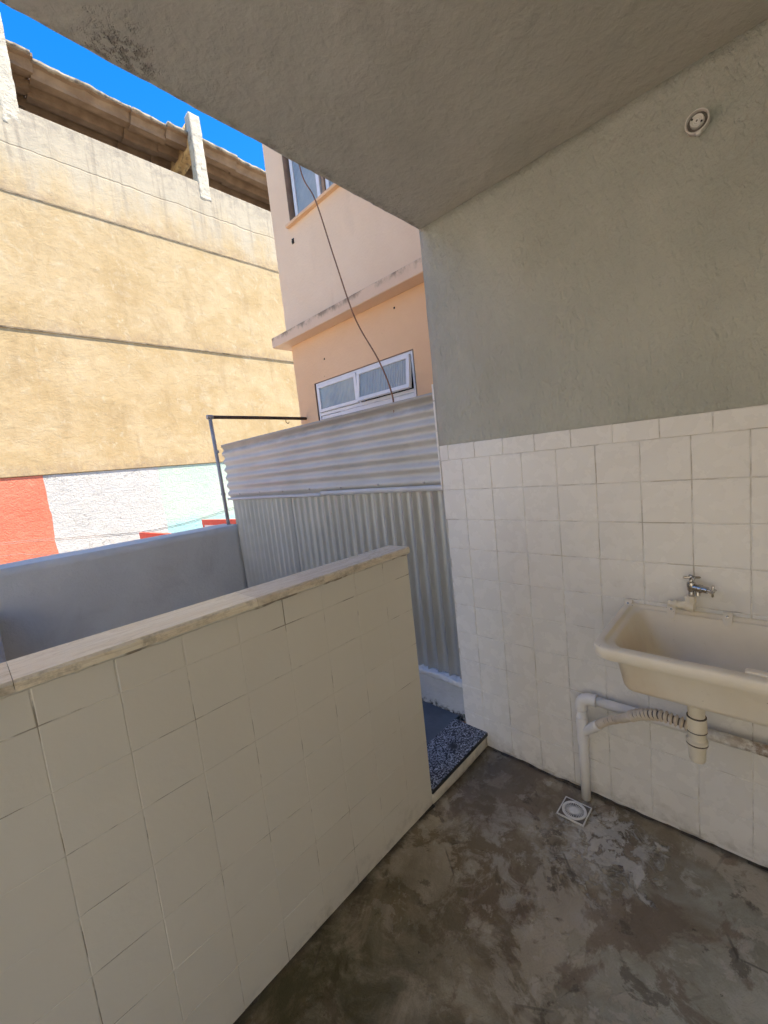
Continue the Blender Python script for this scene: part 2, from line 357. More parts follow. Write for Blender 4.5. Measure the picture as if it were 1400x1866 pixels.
def box(name, lo, hi, mat, parent=None, bev=0.0, seg=1):
    bm = bmesh.new(); add_box(bm, lo, hi)
    if bev: bmesh.ops.bevel(bm, geom=bm.edges[:], offset=bev, segments=seg, affect='EDGES', profile=.5)
    return link(name, fin(bm, name), mat, parent)
def rough_box(name, lo, hi, mat, parent=None, cell=.02, amp=.004, freq=18, seed=0, smooth=True):
    """closed box, faces gridded and pushed about by noise"""
    bm = bmesh.new(); d = [hi[i] - lo[i] for i in range(3)]; n = [max(1, min(260, round(d[i] / cell))) for i in range(3)]
    cache = {}
    def V(i, j, k):
        if (i, j, k) not in cache:
            p = Vector((lo[0] + d[0] * i / n[0], lo[1] + d[1] * j / n[1], lo[2] + d[2] * k / n[2]))
            q = p + noise.noise_vector(p * freq + Vector((seed, seed * 2.3, 0))) * amp + noise.noise_vector(p * freq * .25 + Vector((seed, 0, 7))) * amp
            cache[(i, j, k)] = bm.verts.new(q)
        return cache[(i, j, k)]
    for a, b, c in ((0, 1, 2), (1, 2, 0), (2, 0, 1)):
        for side in (0, n[c]):
            for i in range(n[a]):
                for j in range(n[b]):
                    q = []
                    for (u, v) in ((0, 0), (1, 0), (1, 1), (0, 1)):
                        ix = [0, 0, 0]; ix[a] = i + u; ix[b] = j + v; ix[c] = side; q.append(V(*ix))
                    bm.faces.new(q)
    return link(name, fin(bm, name, smooth), mat, parent)
def spline(pts, n=8):
    P = [Vector(p) for p in pts]; out = []
    Q = [P[0] * 2 - P[1]] + P + [P[-1] * 2 - P[-2]]
    for i in range(1, len(Q) - 2):
        a, b, c, d = Q[i - 1:i + 3]
        for k in range(n):
            t = k / n
            out.append(.5 * ((2 * b) + (c - a) * t + (2 * a - 5 * b + 4 * c - d) * t * t + (3 * b - a - 3 * c + d) * t ** 3))
    return out + [P[-1]]
def add_tube(bm, pts, rad, seg=12):
    P = [Vector(p) for p in pts]; n = len(P); rs = rad if isinstance(rad, (list, tuple)) else [rad] * n
    t0 = (P[1] - P[0]).normalized(); up = Vector((0, 0, 1)) if abs(t0.z) < .9 else Vector((1, 0, 0))
    a = t0.cross(up).normalized(); rings = []
    for i in range(n):
        t = ((P[min(i + 1, n - 1)] - P[i]).normalized() + (P[i] - P[max(i - 1, 0)]).normalized()) if n > 2 and 0 < i < n - 1 else (P[1] - P[0] if i == 0 else P[-1] - P[-2])
        t = t.normalized(); a = (a - t * a.dot(t)).normalized(); b = t.cross(a)
        rings.append([bm.verts.new(P[i] + (a * math.cos(2 * math.pi * k / seg) + b * math.sin(2 * math.pi * k / seg)) * rs[i]) for k in range(seg)])
    for i in range(n - 1):
        for k in range(seg): bm.faces.new((rings[i][k], rings[i][(k + 1) % seg], rings[i + 1][(k + 1) % seg], rings[i + 1][k]))
    bm.faces.new(rings[0]); bm.faces.new(rings[-1][::-1])
def tube(name, pts, rad, mat, parent=None, seg=14):
    bm = bmesh.new(); add_tube(bm, pts, rad, seg); return link(name, fin(bm, name, True), mat, parent)
def lathe(name, prof, origin, axis, mat, parent=None, seg=28, smooth=True, k=1.0):
    prof = [(a * k, b * k) for a, b in prof]
    """prof: list of (radius, distance along axis)"""
    bm = bmesh.new(); ax = Vector(axis).normalized(); up = Vector((0, 0, 1)) if abs(ax.z) < .9 else Vector((1, 0, 0))
    a = ax.cross(up).normalized(); b = ax.cross(a); o = Vector(origin); rings = []
    for r, h in prof:
        if r < 1e-6: rings.append([bm.verts.new(o + ax * h)]); continue
        rings.append([bm.verts.new(o + ax * h + (a * math.cos(2 * math.pi * k / seg) + b * math.sin(2 * math.pi * k / seg)) * r) for k in range(seg)])
    for i in range(len(rings) - 1):
        A, B = rings[i], rings[i + 1]
        for k in range(seg):
            l = (k + 1) % seg
            if len(A) == 1: bm.faces.new((A[0], B[k], B[l]))
            elif len(B) == 1: bm.faces.new((A[k], B[0], A[l]))
            else: bm.faces.new((A[k], B[k], B[l], A[l]))
    me = fin(bm, name, smooth)
    o = link(name, me, mat, parent); sharp(o); return o
def sharp(o, ang=35):
    me = o.data
    bm = bmesh.new(); bm.from_mesh(me)
    for e in bm.edges:
        if len(e.link_faces) == 2 and e.calc_face_angle(0) > R(ang): e.smooth = False
    bm.to_mesh(me); bm.free()

# tile mesh: unit plate in the local x-z plane, face towards -y
def tile_mesh(name, w, h, t=.006, b=.0016):
    bm = bmesh.new(); W, H = w / 2, h / 2
    L = [[bm.verts.new((x * sx, y, z * sz)) for sx, sz in ((-1, -1), (1, -1), (1, 1), (-1, 1))] for x, y, z in ((W, 0, H), (W, -(t - b), H), (W - b * .45, -(t - b * .3), H - b * .45), (W - b * 1.3, -t, H - b * 1.3))]
    for A, B in zip(L, L[1:]):
        for k in range(4): bm.faces.new((A[k], A[(k + 1) % 4], B[(k + 1) % 4], B[k]))
    bm.faces.new(L[-1])
    return fin(bm, name, False)

# ================================================================== SETTING
street = tag(box('street', (-150, 2.95, -1.4), (150, 300, -1.2), M['street']), kind='structure')
ground = tag(box('ground', (-150, -150, -1.4), (150, 2.95, -1.204), M['street']), kind='structure')

# veranda floor: gently uneven sheet
bm = bmesh.new(); nx, ny = 90, 70; X0, X1, Y0, Y1 = -4.2, 0.02, -3.2, 0.01
grid = []
for j in range(ny + 1):
    row = []
    for i in range(nx + 1):
        x = X0 + (X1 - X0) * i / nx; y = Y0 + (Y1 - Y0) * j / ny
        z = .006 + .006 * noise.noise(Vector((x * 1.4, y * 1.4, 0))) + .002 * noise.noise(Vector((x * 6, y * 6, 3)))
        z += .018 * max(0, min(1, (y + .45) / .45)) * max(0, min(1, (-x - .25) / .4))
        dd = math.hypot(x + .15, y + .505); z -= .012 * math.exp(-(dd / .25) ** 2)
        row.append(bm.verts.new((x, y, z)))
    grid.append(row)
for j in range(ny):
    for i in range(nx): bm.faces.new((grid[j][i], grid[j][i + 1], grid[j + 1][i + 1], grid[j + 1][i]))
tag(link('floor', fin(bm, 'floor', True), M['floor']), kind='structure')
tag(box('floor_slab', (-4.2, -3.2, -1.2), (0.0, 0.0, -.03), M['upper']), kind='structure')
tag(box('yard_floor', (-4.2, .2, -1.2), (.045, 2.6, .078), M['yard']), kind='structure')

# ceiling slab with a ragged drip edge
bm = bmesh.new(); N = 150; tops = []; bots = []; backs = []
cells = 26
ys = lambda i: None
xs = [-3.5 + 3.65 * i / N for i in range(N + 1)]
cols = []
for x in xs:
    e = .131 + .010 * max(0, (x + 1.5) / 1.5) + .004 * noise.noise(Vector((x * 9, 1, 0))) + .003 * noise.noise(Vector((x * 31, 5, 0)))
    zb = 2.683 + .004 * noise.noise(Vector((x * 5, 0, 2)))
    cols.append([bm.verts.new(p) for p in ((x, -3.2, 2.683), (x, -1.2, 2.683), (x, e - .05, 2.682), (x, e - .008, zb), (x, e, zb + .006), (x, e, 2.83), (x, -3.2, 2.83))])
for a, b in zip(cols, cols[1:]):
    for k in range(7): bm.faces.new((a[k], b[k], b[(k + 1) % 7], a[(k + 1) % 7]))
bm.faces.new(cols[0]); bm.faces.new(cols[-1])
tag(link('ceiling', fin(bm, 'ceiling'), M['ceiling']), kind='structure')
tag(box('yard_sun_block', (-2.2, -3.2, 2.832), (1.1, .11, 8.6), M['upper']), kind='structure')  # unseen block added over house and alley to keep sun off the yard
tag(box('back_wall', (-3.5, -3.35, .0), (.15, -3.2, 2.83), M['upper']), kind='structure')
tag(box('bounce_wall', (-5.6, -5.0, -1.2), (-5.4, 2.6, 3.6), M['bounce_cream']), kind='structure')  # unseen cream wall added to bounce warm sunlight into the veranda
tag(box('bounce_floor', (-5.4, -5.0, -1.2), (-4.2, 2.6, -.01), M['street']), kind='structure')  # unseen sunlit floor added to bounce more light into the veranda

# ================================================================== SINK WALL
PT = .1535; TW = .1506
sw = thing('tiled_wall', 'white tiled wall with grey green plaster above, behind the cream sink', 'wall')
box('masonry', (.025, -3.2, -.02), (.15, .126, 2.69), M['upper'], sw)
rough_box('plaster', (-.001, -3.19, 1.6), (.04, .136, 2.69), M['wall_paint'], sw, cell=.045, amp=.0025, freq=6, seed=3)
box('grout_bed', (-.0035, -3.19, -.02), (.03, .125, 1.62), M['grout_white'], sw)
full = tile_mesh('wall_tile', TW, TW); full.materials.append(M['tile_white'])
ZT = 1.55                                                  # z of grout row 0
cache = {}
def put_tile(parent, mat, w, h, pos, rotz, key):
    if abs(w - TW) < 1e-4 and abs(h - TW) < 1e-4: me = full if key == 's' else fullc
    else:
        kk = (key, round(w, 4), round(h, 4))
        if kk not in cache:
            cache[kk] = tile_mesh('cut_tile', w, h); cache[kk].materials.append(mat)
        me = cache[kk]
    o = bpy.data.objects.new('tile', me); COL.objects.link(o); o.parent = parent
    j = lambda a: random.uniform(-a, a)
    q = .0030 if key == 's' else .0016
    o.location = pos; o.rotation_euler = (j(q), j(.002), rotz + j(q))
    return o
J = PT - TW
def sx(): return .0025 + random.uniform(-.0006, .0006)
for c in range(-1, 15):
    y1 = -c * PT; y0 = y1 - PT
    for r in range(0, 11):
        z1 = ZT - r * PT; z0 = max(z1 - PT, -.01)
        if z1 < .02: continue
        a1 = y1 if c >= 0 else (.131 if r < 2 else .119 + .004 * math.sin(r))
        w = (a1 - y0) - J; h = (z1 - z0) - J
        if c == -1: w = round(w, 4)
        put_tile(sw, M['tile_white'], w if c == -1 else TW, h if r == 10 else TW, (.0004 - random.uniform(0, .0008), (a1 + y0) / 2, (z1 + z0) / 2), -math.pi / 2, 's')
# cut tiles of the top row, joints out of step
ty = [.133, .079, -.074, -.223, -.372, -.524, -.68, -.831, -.981, -1.135, -1.29, -1.44, -1.6, -1.75, -1.9, -2.05, -2.2, -2.3]
for a, b in zip(ty, ty[1:]):
    zt = 1.628 - .0075 * min(1.2, -(a + b) / 2 + .1)
    put_tile(sw, M['tile_white'], a - b - J, zt - ZT - J * .5, (.0002, (a + b) / 2, (zt + ZT) / 2), -math.pi / 2, 's')
# tiles on the end of the wall, seen edge on
z = 1.40
while z < 1.93:
    h = min(.152, 1.945 - z)
    o = box('end_tile', (-.002, .1365, z + .0015), (.10, .1475 + random.uniform(-.0015, .0015), z + h - .0015), M['tile_white'], sw, .0012); z += .1535

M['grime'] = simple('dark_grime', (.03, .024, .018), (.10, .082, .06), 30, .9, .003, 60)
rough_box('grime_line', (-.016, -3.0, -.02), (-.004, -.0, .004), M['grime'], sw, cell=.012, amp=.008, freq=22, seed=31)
# ================================================================== HALF WALL
hw = thing('tiled_half_wall', 'low cream tiled half wall with a marble coping', 'wall')
box('masonry', (-3.0, -.001, -.02), (-.4975, .112, 1.188), M['tile_cream'], hw)
box('grout_bed', (-3.0, -.0073, .0), (-.4985, -.0005, 1.186), M['grout_cream'], hw)
fullc = tile_mesh('half_wall_tile', TW + .0014, TW + .0014, .006, .0010); fullc.materials.append(M['tile_cream'])
XC = -1.7259 + 8 * PT
for c in range(0, 16):
    x1 = XC - c * PT; x0 = x1 - PT
    for r in range(0, 8):
        z1 = 1.0937 - r * PT + PT; z0 = z1 - PT
        if r == 0: z1 = 1.188
        put_tile(hw, M['tile_cream'], TW, TW if r else z1 - z0 - J, ((x0 + x1) / 2, -.0018 - random.uniform(0, .0008), (z0 + z1) / 2), 0, 'h')
    put_tile(hw, M['tile_cream'], TW, .0185, ((x0 + x1) / 2, -.0018, 1.0937 - 7 * PT - .0105), 0, 'h')
def slab(name, xa, xb, mat):
    bk = lambda x: .088 + .04 * min(1.0, (-.51 - x) / 1.25)
    bm = bmesh.new(); n = max(2, int((xb - xa) / .04)); rr = []
    for i in range(n + 1):
        x = xa + (xb - xa) * i / n; f = -.030 + .0018 * noise.noise(Vector((x * 14, 0, 0))); w = .0012 * noise.noise(Vector((x * 22, 3, 0)))
        rr.append([bm.verts.new(p) for p in ((x, f, 1.190 + w), (x, f - .0005, 1.208), (x, f + .004, 1.2145), (x, bk(x) - .003, 1.2145), (x, bk(x), 1.211), (x, bk(x), 1.190))])
    for a, b in zip(rr, rr[1:]):
        for k in range(6): bm.faces.new((a[k], b[k], b[(k + 1) % 6], a[(k + 1) % 6]))
    bm.faces.new(rr[0]); bm.faces.new(rr[-1])
    return link(name, fin(bm, name), mat, hw)
tag(slab('coping_slab', -1.2045, -.505, M['marble_grey']), label='greyer marble slab at the open end')
tag(slab('coping_slab', -1.7475, -1.2055, M['marble_warm']), label='warm beige marble slab')
slab('coping_slab', -3.0, -1.7485, M['marble_grey'])
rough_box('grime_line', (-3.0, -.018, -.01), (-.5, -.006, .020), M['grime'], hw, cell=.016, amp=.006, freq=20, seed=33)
# mortar squeezed out below the coping
rough_box('mortar', (-3.0, -.014, 1.180), (-.5, .005, 1.1915), M['grout_cream'], hw, cell=.02, amp=.004, freq=25, seed=5)

# ================================================================== THRESHOLD
st = thing('threshold_step', 'black and white granite door sill between the half wall and the tiled wall', 'step')
rough_box('riser', (-.499, -.006, -.02), (.0, .19, .0655), M['tile_cream'], st, cell=.04, amp=.001, freq=20)
box('granite_slab', (-.4965, -.010, .066), (-.0005, .1985, .0855), M['granite'], st, .0015)
box('slab_edge', (-.4965, -.0125, .0665), (-.001, -.0105, .0838), M['granite_edge'], st)

# ================================================================== YARD: kerb, corrugated fence, parapet
kb = thing('kerb', 'rough grey plastered kerb under the corrugated fence, mould along its foot', 'kerb')
rough_box('plaster', (.045, .127, .05), (.16, 2.62, .285), M['kerb'], kb, cell=.02, amp=.006, freq=14, seed=2)
rough_box('paint_crust', (.028, .13, .272), (.075, 1.2, .305), M['white_render'], kb, cell=.009, amp=.007, freq=42, seed=9)

def corr(name, along, u0, u1, v0, v1, xc, parent, pitch=.0762, amp=.0115, th=.0012, warp=.0006, ph=0):
    """sheet whose waves run across `along` ('y' or 'z'); u is the wave axis"""
    bm = bmesh.new(); n = int((u1 - u0) / pitch * 10); nv = 14; F = []; B = []
    for j in range(nv + 1):
        v = v0 + (v1 - v0) * j / nv; fr = []; br = []
        for i in range(n + 1):
            u = u0 + (u1 - u0) * i / n
            w = math.sin(2 * math.pi * (u + ph) / pitch)
            if along == 'y': w = 2 * (.5 + .5 * w) ** 2.0 - 1
            x = xc - amp * w
            p = (u, v) if along == 'y' else (v, u)
            x += warp * noise.noise(Vector((p[0] * 2.2, p[1] * 2.2, 3.0))) * 2
            fr.append(bm.verts.new((x, p[0], p[1]))); br.append(bm.verts.new((x + th, p[0], p[1])))
        F.append(fr); B.append(br)
    for j in range(nv):
        for i in range(n):
            bm.faces.new((F[j][i], F[j][i + 1], F[j + 1][i + 1], F[j + 1][i])); bm.faces.new((B[j][i], B[j + 1][i], B[j + 1][i + 1], B[j][i + 1]))
    for i in range(n):
        bm.faces.new((F[0][i], B[0][i], B[0][i + 1], F[0][i + 1])); bm.faces.new((F[nv][i], F[nv][i + 1], B[nv][i + 1], B[nv][i]))
    for j in range(nv):
        bm.faces.new((F[j][0], F[j + 1][0], B[j + 1][0], B[j][0])); bm.faces.new((F[j][n], B[j][n], B[j + 1][n], F[j + 1][n]))
    o = link(name, fin(bm, name, True), M['zinc' if along == 'y' else 'metal'], parent); sharp(o, 60); return o
fe = thing('corrugated_fence', 'grey painted corrugated metal fence beside the yard', 'fence')
for i, (a, b) in enumerate(((.13, .905), (.875, 1.70), (1.67, 2.655))):
    tag(corr('lower_sheet', 'y', a, b, .285, 1.408, .064 + .003 * (i % 2), fe, amp=.0145), label='corrugated sheet with upright ridges')
for i, (a, b) in enumerate(((.15, 1.2695), (1.27, 2.70))):
    tag(corr('upper_sheet', 'z', 1.402, 1.915, a, b, .066, fe, ph=.02), label='corrugated sheet laid with level ridges')
rough_box('joint_strip', (.040, .135, 1.392), (.052, 1.24, 1.424), M['rail'], fe, cell=.03, amp=.002, freq=12)
rough_box('joint_strip', (.041, 1.243, 1.387), (.052, 2.69, 1.409), M['rail'], fe, cell=.03, amp=.0015, freq=12, seed=4)
for zz in (.75, 1.36, 1.86): box('back_rail', (.085, .14, zz), (.115, 2.68, zz + .04), M['rail'], fe)
for k in range(7):
    lathe('screw', [(.0, -.004), (.006, -.003), (.007, .003)], (.052, .3 + k * .36, 1.44 + .004 * (k % 2)), (1, 0, 0), M['pole'], fe, 8)

pp = thing('yard_parapet', 'blue grey rendered parapet wall across the far side of the yard', 'wall')
rough_box('render', (-4.2, 2.6, -1.2), (.075, 2.93, 1.148), M['parapet'], pp, cell=.06, amp=.005, freq=3, seed=6)
bl = rough_box('white_pier', (-2.1, 2.28, .0), (-1.70, 2.597, .885), M['white_render'], None, cell=.05, amp=.003, freq=6, seed=8)
tag(bl, 'short white rendered pier in the left corner before the blue grey parapet', 'pier')

po = thing('pipe_frame', 'grey pipe post with rusty arm at the far end of the corrugated fence', 'post')
tube('post', [(.042, 2.755, 1.12), (.034, 2.757, 1.6), (.02, 2.76, 2.19)], .017, M['pole'], po)
tube('arm', [(.03, 2.76, 2.187), (.55, 2.757, 2.185), (1.128, 2.75, 2.178)], .0165, M['rust'], po)
lathe('elbow', [(.0, -.03), (.021, -.028), (.022, .022), (.018, .03), (0, .03)], (.02, 2.76, 2.187), (1, 0, 0), M['pole'], po, 16)
tube('hook', spline([(.86, 2.756, 2.17), (.86, 2.756, 2.14), (.885, 2.756, 2.125), (.90, 2.756, 2.145)], 4), .004, M['rust'], po, 8)
for zz in (1.45, 1.86): lathe('clamp', [(.0195, -.012), (.0215, -.01), (.0215, .01), (.0195, .012)], (.036, 2.757, zz), (0, 0, 1), M['pole'], po, 14)

# weed in the corner
wd = thing('weed', 'tiny green weed sprouting where the tiled wall meets the kerb', 'plant')
bm = bmesh.new()
for k in range(14):
    a = random.uniform(0, 6.28); l = random.uniform(.012, .03); b = Vector((.025, .131, .10 + random.uniform(0, .02)))
    d = Vector((math.cos(a) * .7 - .5, math.sin(a) * .6, random.uniform(.1, .9))).normalized(); s = d.cross(Vector((0, 0, 1))).normalized() * l * .28
    v = [bm.verts.new(p) for p in (b, b + d * l * .5 + s, b + d * l, b + d * l * .5 - s)]; bm.faces.new(v)
link('leaves', fin(bm, 'leaves'), M['leaf'], wd)
tube('stem', [(.027, .131, .085), (.025, .131, .115)], .0018, M['leaf'], wd, 6)

# ================================================================== SINK
sk = thing('laundry_sink', 'aged cream plastic laundry sink hung on the tiled wall', 'sink')
def rrect(x0, x1, y0, y1, z, r, n=6, zf=0.0):
    out = []
    for cx, cy, a0 in ((x1 - r, y1 - r, 0), (x0 + r, y1 - r, 90), (x0 + r, y0 + r, 180), (x1 - r, y0 + r, 270)):
        for k in range(n + 1):
            a = R(a0 + 90 * k / n); x = cx + r * math.cos(a); out.append(Vector((x, cy + r * math.sin(a), z + zf * (x / -.44))))
    return out
def loft(name, loops, mat, parent, cap0=None, cap1=None):
    bm = bmesh.new(); rr = [[bm.verts.new(p) for p in L] for L in loops]
    for a, b in zip(rr, rr[1:]):
        n = len(a)
        for k in range(n): bm.faces.new((a[k], a[(k + 1) % n], b[(k + 1) % n], b[k]))
    for c, ring in ((cap0, rr[0]), (cap1, rr[-1])):
        if c:
            v = bm.verts.new(c)
            for k in range(len(ring)): bm.faces.new((ring[k], ring[(k + 1) % len(ring)], v))
    o = link(name, fin(bm, name, True), mat, parent); sharp(o, 38); return o
F = -.006
basin = loft('basin', [rrect(-.255, -.145, -1.01, -.90, .694, .04), rrect(-.34, -.05, -1.15, -.785, .738, .03), rrect(-.352, -.036, -1.164, -.771, .745, .032), rrect(-.358, -.030, -1.170, -.764, .758, .034),
      rrect(-.376, -.02, -1.186, -.746, .876, .034), rrect(-.381, -.018, -1.190, -.741, .882, .036),
      rrect(-.426, -.005, -1.230, -.708, .882, .045, zf=F), rrect(-.437, -.003, -1.236, -.702, .883, .05, zf=F), rrect(-.440, -.003, -1.238, -.700, .886, .05, zf=F), rrect(-.442, -.003, -1.239, -.699, .900, .05, zf=F), rrect(-.442, -.003, -1.239, -.699, .914, .05, zf=F), rrect(-.440, -.003, -1.238, -.700, .919, .05, zf=F), rrect(-.435, -.003, -1.234, -.704, .922, .05, zf=F),
      rrect(-.412, -.014, -1.218, -.720, .922, .045, zf=F), rrect(-.409, -.016, -1.215, -.723, .920, .045, zf=F), rrect(-.404, -.018, -1.211, -.727, .912, .045, zf=F), rrect(-.400, -.020, -1.208, -.730, .910, .045, zf=F), rrect(-.388, -.026, -1.198, -.740, .908, .045, zf=F), rrect(-.380, -.030, -1.192, -.748, .898, .045),
      rrect(-.352, -.042, -1.158, -.785, .775, .05), rrect(-.335, -.056, -1.142, -.800, .757, .05), rrect(-.29, -.10, -1.07, -.86, .742, .05)],
      M['plastic'], sk, (-.2, -.955, .690), (-.2, -.955, .722))
lathe('drain_outlet', [(.0, 0), (.022, 0), (.024, .004), (.019, .006), (.0, .003)], (-.2, -.955, .7225), (0, 0, 1), M['pvc_dirty'], sk, 18)
box('soap_ledge', (-.412, -1.20, .9095), (-.386, -1.075, .922), M['plastic'], sk, .005, 2)
for yy in (-.712, -.853, -1.013, -1.17):
    bm = bmesh.new(); o = [(-.0085, .951)]
    prof = [(-.013, .934), (.013, .934)] + [(.013 * math.cos(a), .906 + .013 * math.sin(a)) for a in [-math.pi * k / 8 for k in range(9)]]
    fr = [bm.verts.new((-.015 - (.934 - z) * .55, yy + y, z)) for y, z in prof]; bk = [bm.verts.new((-.008 - (.934 - z) * .55, yy + y, z)) for y, z in prof]
    bm.faces.new(fr); bm.faces.new(bk[::-1])
    for k in range(len(fr)): bm.faces.new((fr[k], fr[(k + 1) % len(fr)], bk[(k + 1) % len(fr)], bk[k]))
    tb = link('mounting_tab', fin(bm, 'mounting_tab'), M['plastic'], sk)
    lathe('screw', [(.0, .003), (.0035, .002), (.004, 0)], (-.0215, yy, .922), (-1, 0, .55), M['chrome'], tb, 10)

tp = thing('bottle_trap', 'cream plastic trap and ribbed waste hose under the laundry sink', 'trap')
TX, TY = -.2, -.943
lathe('tailpiece', [(.0, .69), (.0245, .69), (.0235, .63), (.021, .60), (0, .60)], (TX, TY, 0), (0, 0, 1), M['pvc_cream'], tp, 20)
lathe('body', [(.0, .472), (.021, .472), (.0235, .478), (.0245, .522), (.0275, .524), (.028, .548), (.0255, .551), (.0255, .578), (.028, .581), (.028, .626), (.0262, .63), (.021, .63), (0, .62)], (TX, TY, 0), (0, 0, 1), M['pvc_cream'], tp, 24)
for zz, rr_ in ((.629, .0265), (.5795, .0275), (.5345, .0293)):
    lathe('seal_ring', [(rr_ - .004, -.0018), (rr_ + .001, -.0018), (rr_ + .001, .0018), (rr_ - .004, .0018)], (TX, TY, zz), (0, 0, 1), M['seal_and_groove_shade'], tp, 24)
lathe('collar', [(.029, -.004), (.031, -.003), (.031, .005), (.029, .006)], (TX, TY, .541), (0, 0, 1), M['pvc_cream'], tp, 24)
path = spline([(-.198, -.920, .586), (-.196, -.88, .590), (-.188, -.83, .585), (-.172, -.77, .556), (-.158, -.735, .527)], 14)
rad = [.0165 + .0026 * math.sin(i / len(path) * 2 * math.pi * 17) for i in range(len(path))]
bm = bmesh.new()
fine = []
for a, b in zip(path, path[1:]): fine += [a.lerp(b, k / 3) for k in range(3)]
fine.append(path[-1])
L = [0]
for a, b in zip(fine, fine[1:]): L.append(L[-1] + (b - a).length)
add_tube(bm, fine, [.0162 + .0046 * max(-.8, math.sin(2 * math.pi * s / .0150)) for s in L], 16)
def groove_shade(o, L, pitch, seg, cut):  # colours the valley faces dark, painting in the shade between the ribs
    o.data.materials.append(M['seal_and_groove_shade'])
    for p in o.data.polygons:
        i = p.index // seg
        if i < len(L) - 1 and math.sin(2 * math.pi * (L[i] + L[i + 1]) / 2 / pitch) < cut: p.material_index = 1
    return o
tag(groove_shade(link('ribbed_hose', fin(bm, 'ribbed_hose', True), M['hose'], tp), L, .0150, 16, -.72), label='tan ribbed hose')
tube('hose_coupler', spline([(-.160, -.738, .530), (-.145, -.712, .505), (-.128, -.685, .482), (-.122, -.676, .476)], 5), [.0165] * 8 + [.0150] * 8, M['hose'], tp, 16)
fine = spline([(-.124, -.68, .478), (-.108, -.648, .452), (-.094, -.620, .424), (-.084, -.600, .400)], 22)
L = [0]
for a, b in zip(fine, fine[1:]): L.append(L[-1] + (b - a).length)
bm = bmesh.new(); add_tube(bm, fine, [.0140 + .0036 * math.sin(2 * math.pi * s / .0130) for s in L], 16)
groove_shade(link('ribbed_hose', fin(bm, 'ribbed_hose', True), M['hose'], tp), L, .0130, 16, -.7)

dp = thing('drain_pipe', 'white plastic waste pipe rising from the floor beside the drain', 'pipe')
PX, PY = -.05, -.522
tube('upright', [(PX, PY, .0), (PX, PY, .2), (PX, PY, .44)], .0195, M['pvc_white'], dp, 20)
el = spline([(PX, PY, .425), (PX, PY, .452), (PX, PY - .012, .472), (PX, PY - .032, .481), (PX, PY - .058, .482)], 6)
tube('elbow', el, .0235, M['pvc_white'], dp, 20)
lathe('socket_ring', [(.022, -.006), (.026, -.005), (.026, .005), (.022, .006)], (PX, PY - .058, .482), (0, 1, 0), M['pvc_white'], dp, 20)
tag(tube('wall_run', [(PX, PY - .05, .482), (PX, -.9, .483), (PX + .004, -1.7, .486)], .0195, M['pvc_dirty'], dp, 20), label='level pipe along the wall, stained brown under the sink')
lathe('branch_socket', [(.0195, -.075), (.0235, -.072), (.0235, .05), (.0225, .056), (.0195, .057)], (PX, PY, .335), (0, 0, 1), M['pvc_white'], dp, 20)
bd = Vector((-.084, -.600, .400)) - Vector((PX, PY - .004, .318))
lathe('branch', [(.0185, .0), (.0185, bd.length * .6), (.0205, bd.length * .62), (.0205, bd.length * .95), (.016, bd.length), (0, bd.length)], (PX, PY - .004, .318), bd, M['pvc_white'], dp, 20)

# ================================================================== TAP
tpp = thing('tap', 'chrome double tap on a cream plastic fitting above the sink', 'tap')
tx = -.042
lathe('tee', [(.0, -.046), (.0095, -.046), (.011, -.043), (.011, -.030), (.0155, -.029), (.0155, -.018), (.0135, -.017), (.0135, .0), (.0180, .001), (.0180, .030), (.015, .032), (0, .032)], (tx, -.893, .951), (0, -1, 0), M['pvc_cream'], tpp, 20)
lathe('riser_nut', [(.016, -.012), (.016, .012), (.0185, .013), (.0185, .031), (.016, .036), (0, .036)], (tx, -.913, .952), (0, 0, 1), M['pvc_cream'], tpp, 8, False)
tube('wall_stub', [(tx, -.913, .953), (.0, -.913, .953)], .010, M['pvc_cream'], tpp)
lathe('valve_body', [(.0, .985), (.0085, .985), (.0095, 1.0), (.0085, 1.004), (.0125, 1.012), (.0135, 1.03), (.0125, 1.038), (.0095, 1.04), (.006, 1.043), (.0055, 1.052), (0, 1.052)], (tx, -.917, 0), (0, 0, 1), M['chrome'], tpp, 18)
hb = bmesh.new()
for a in (20, 110):
    d = Vector((math.cos(R(a)), math.sin(R(a)), 0)); c = Vector((tx, -.919, 1.0565))
    add_tube(hb, [c - d * .026, c - d * .022, c - d * .006, c + d * .006, c + d * .022, c + d * .026], [.002, .0045, .004, .004, .0045, .002], 10)
add_tube(hb, [(tx, -.919, 1.049), (tx, -.919, 1.063), (tx, -.919, 1.065)], [.008, .007, .003], 12)
link('cross_handle', fin(hb, 'cross_handle', True), M['chrome'], tpp)
ad = Vector((-.28, -.95, -.06)).normalized(); a0 = Vector((tx, -.919, 1.022))
lathe('side_valve', [(.0, .0), (.0125, .0), (.0125, .018), (.0145, .020), (.0145, .030), (.0115, .032), (.0115, .047), (.006, .048), (.005, .060), (0, .060)], a0, ad, M['chrome'], tpp, 16)
hb = bmesh.new(); c = a0 + ad * .062; s1 = ad.cross(Vector((0, 0, 1))).normalized(); s2 = ad.cross(s1)
for d in (s1, s2): add_tube(hb, [c - d * .021, c - d * .018, c - d * .005, c + d * .005, c + d * .018, c + d * .021], [.002, .004, .0036, .0036, .004, .002], 10)
add_tube(hb, [c - ad * .005, c + ad * .004, c + ad * .006], [.0065, .006, .002], 12)
link('cross_handle', fin(hb, 'cross_handle', True), M['chrome'], tpp)
lathe('spout', [(.0, .0), (.0075, .0), (.0070, .022), (.0058, .022), (.0055, .006), (0, .006)], a0 + ad * .016 + Vector((0, 0, -.004)), (-.1, -.1, -1), M['chrome'], tpp, 14)

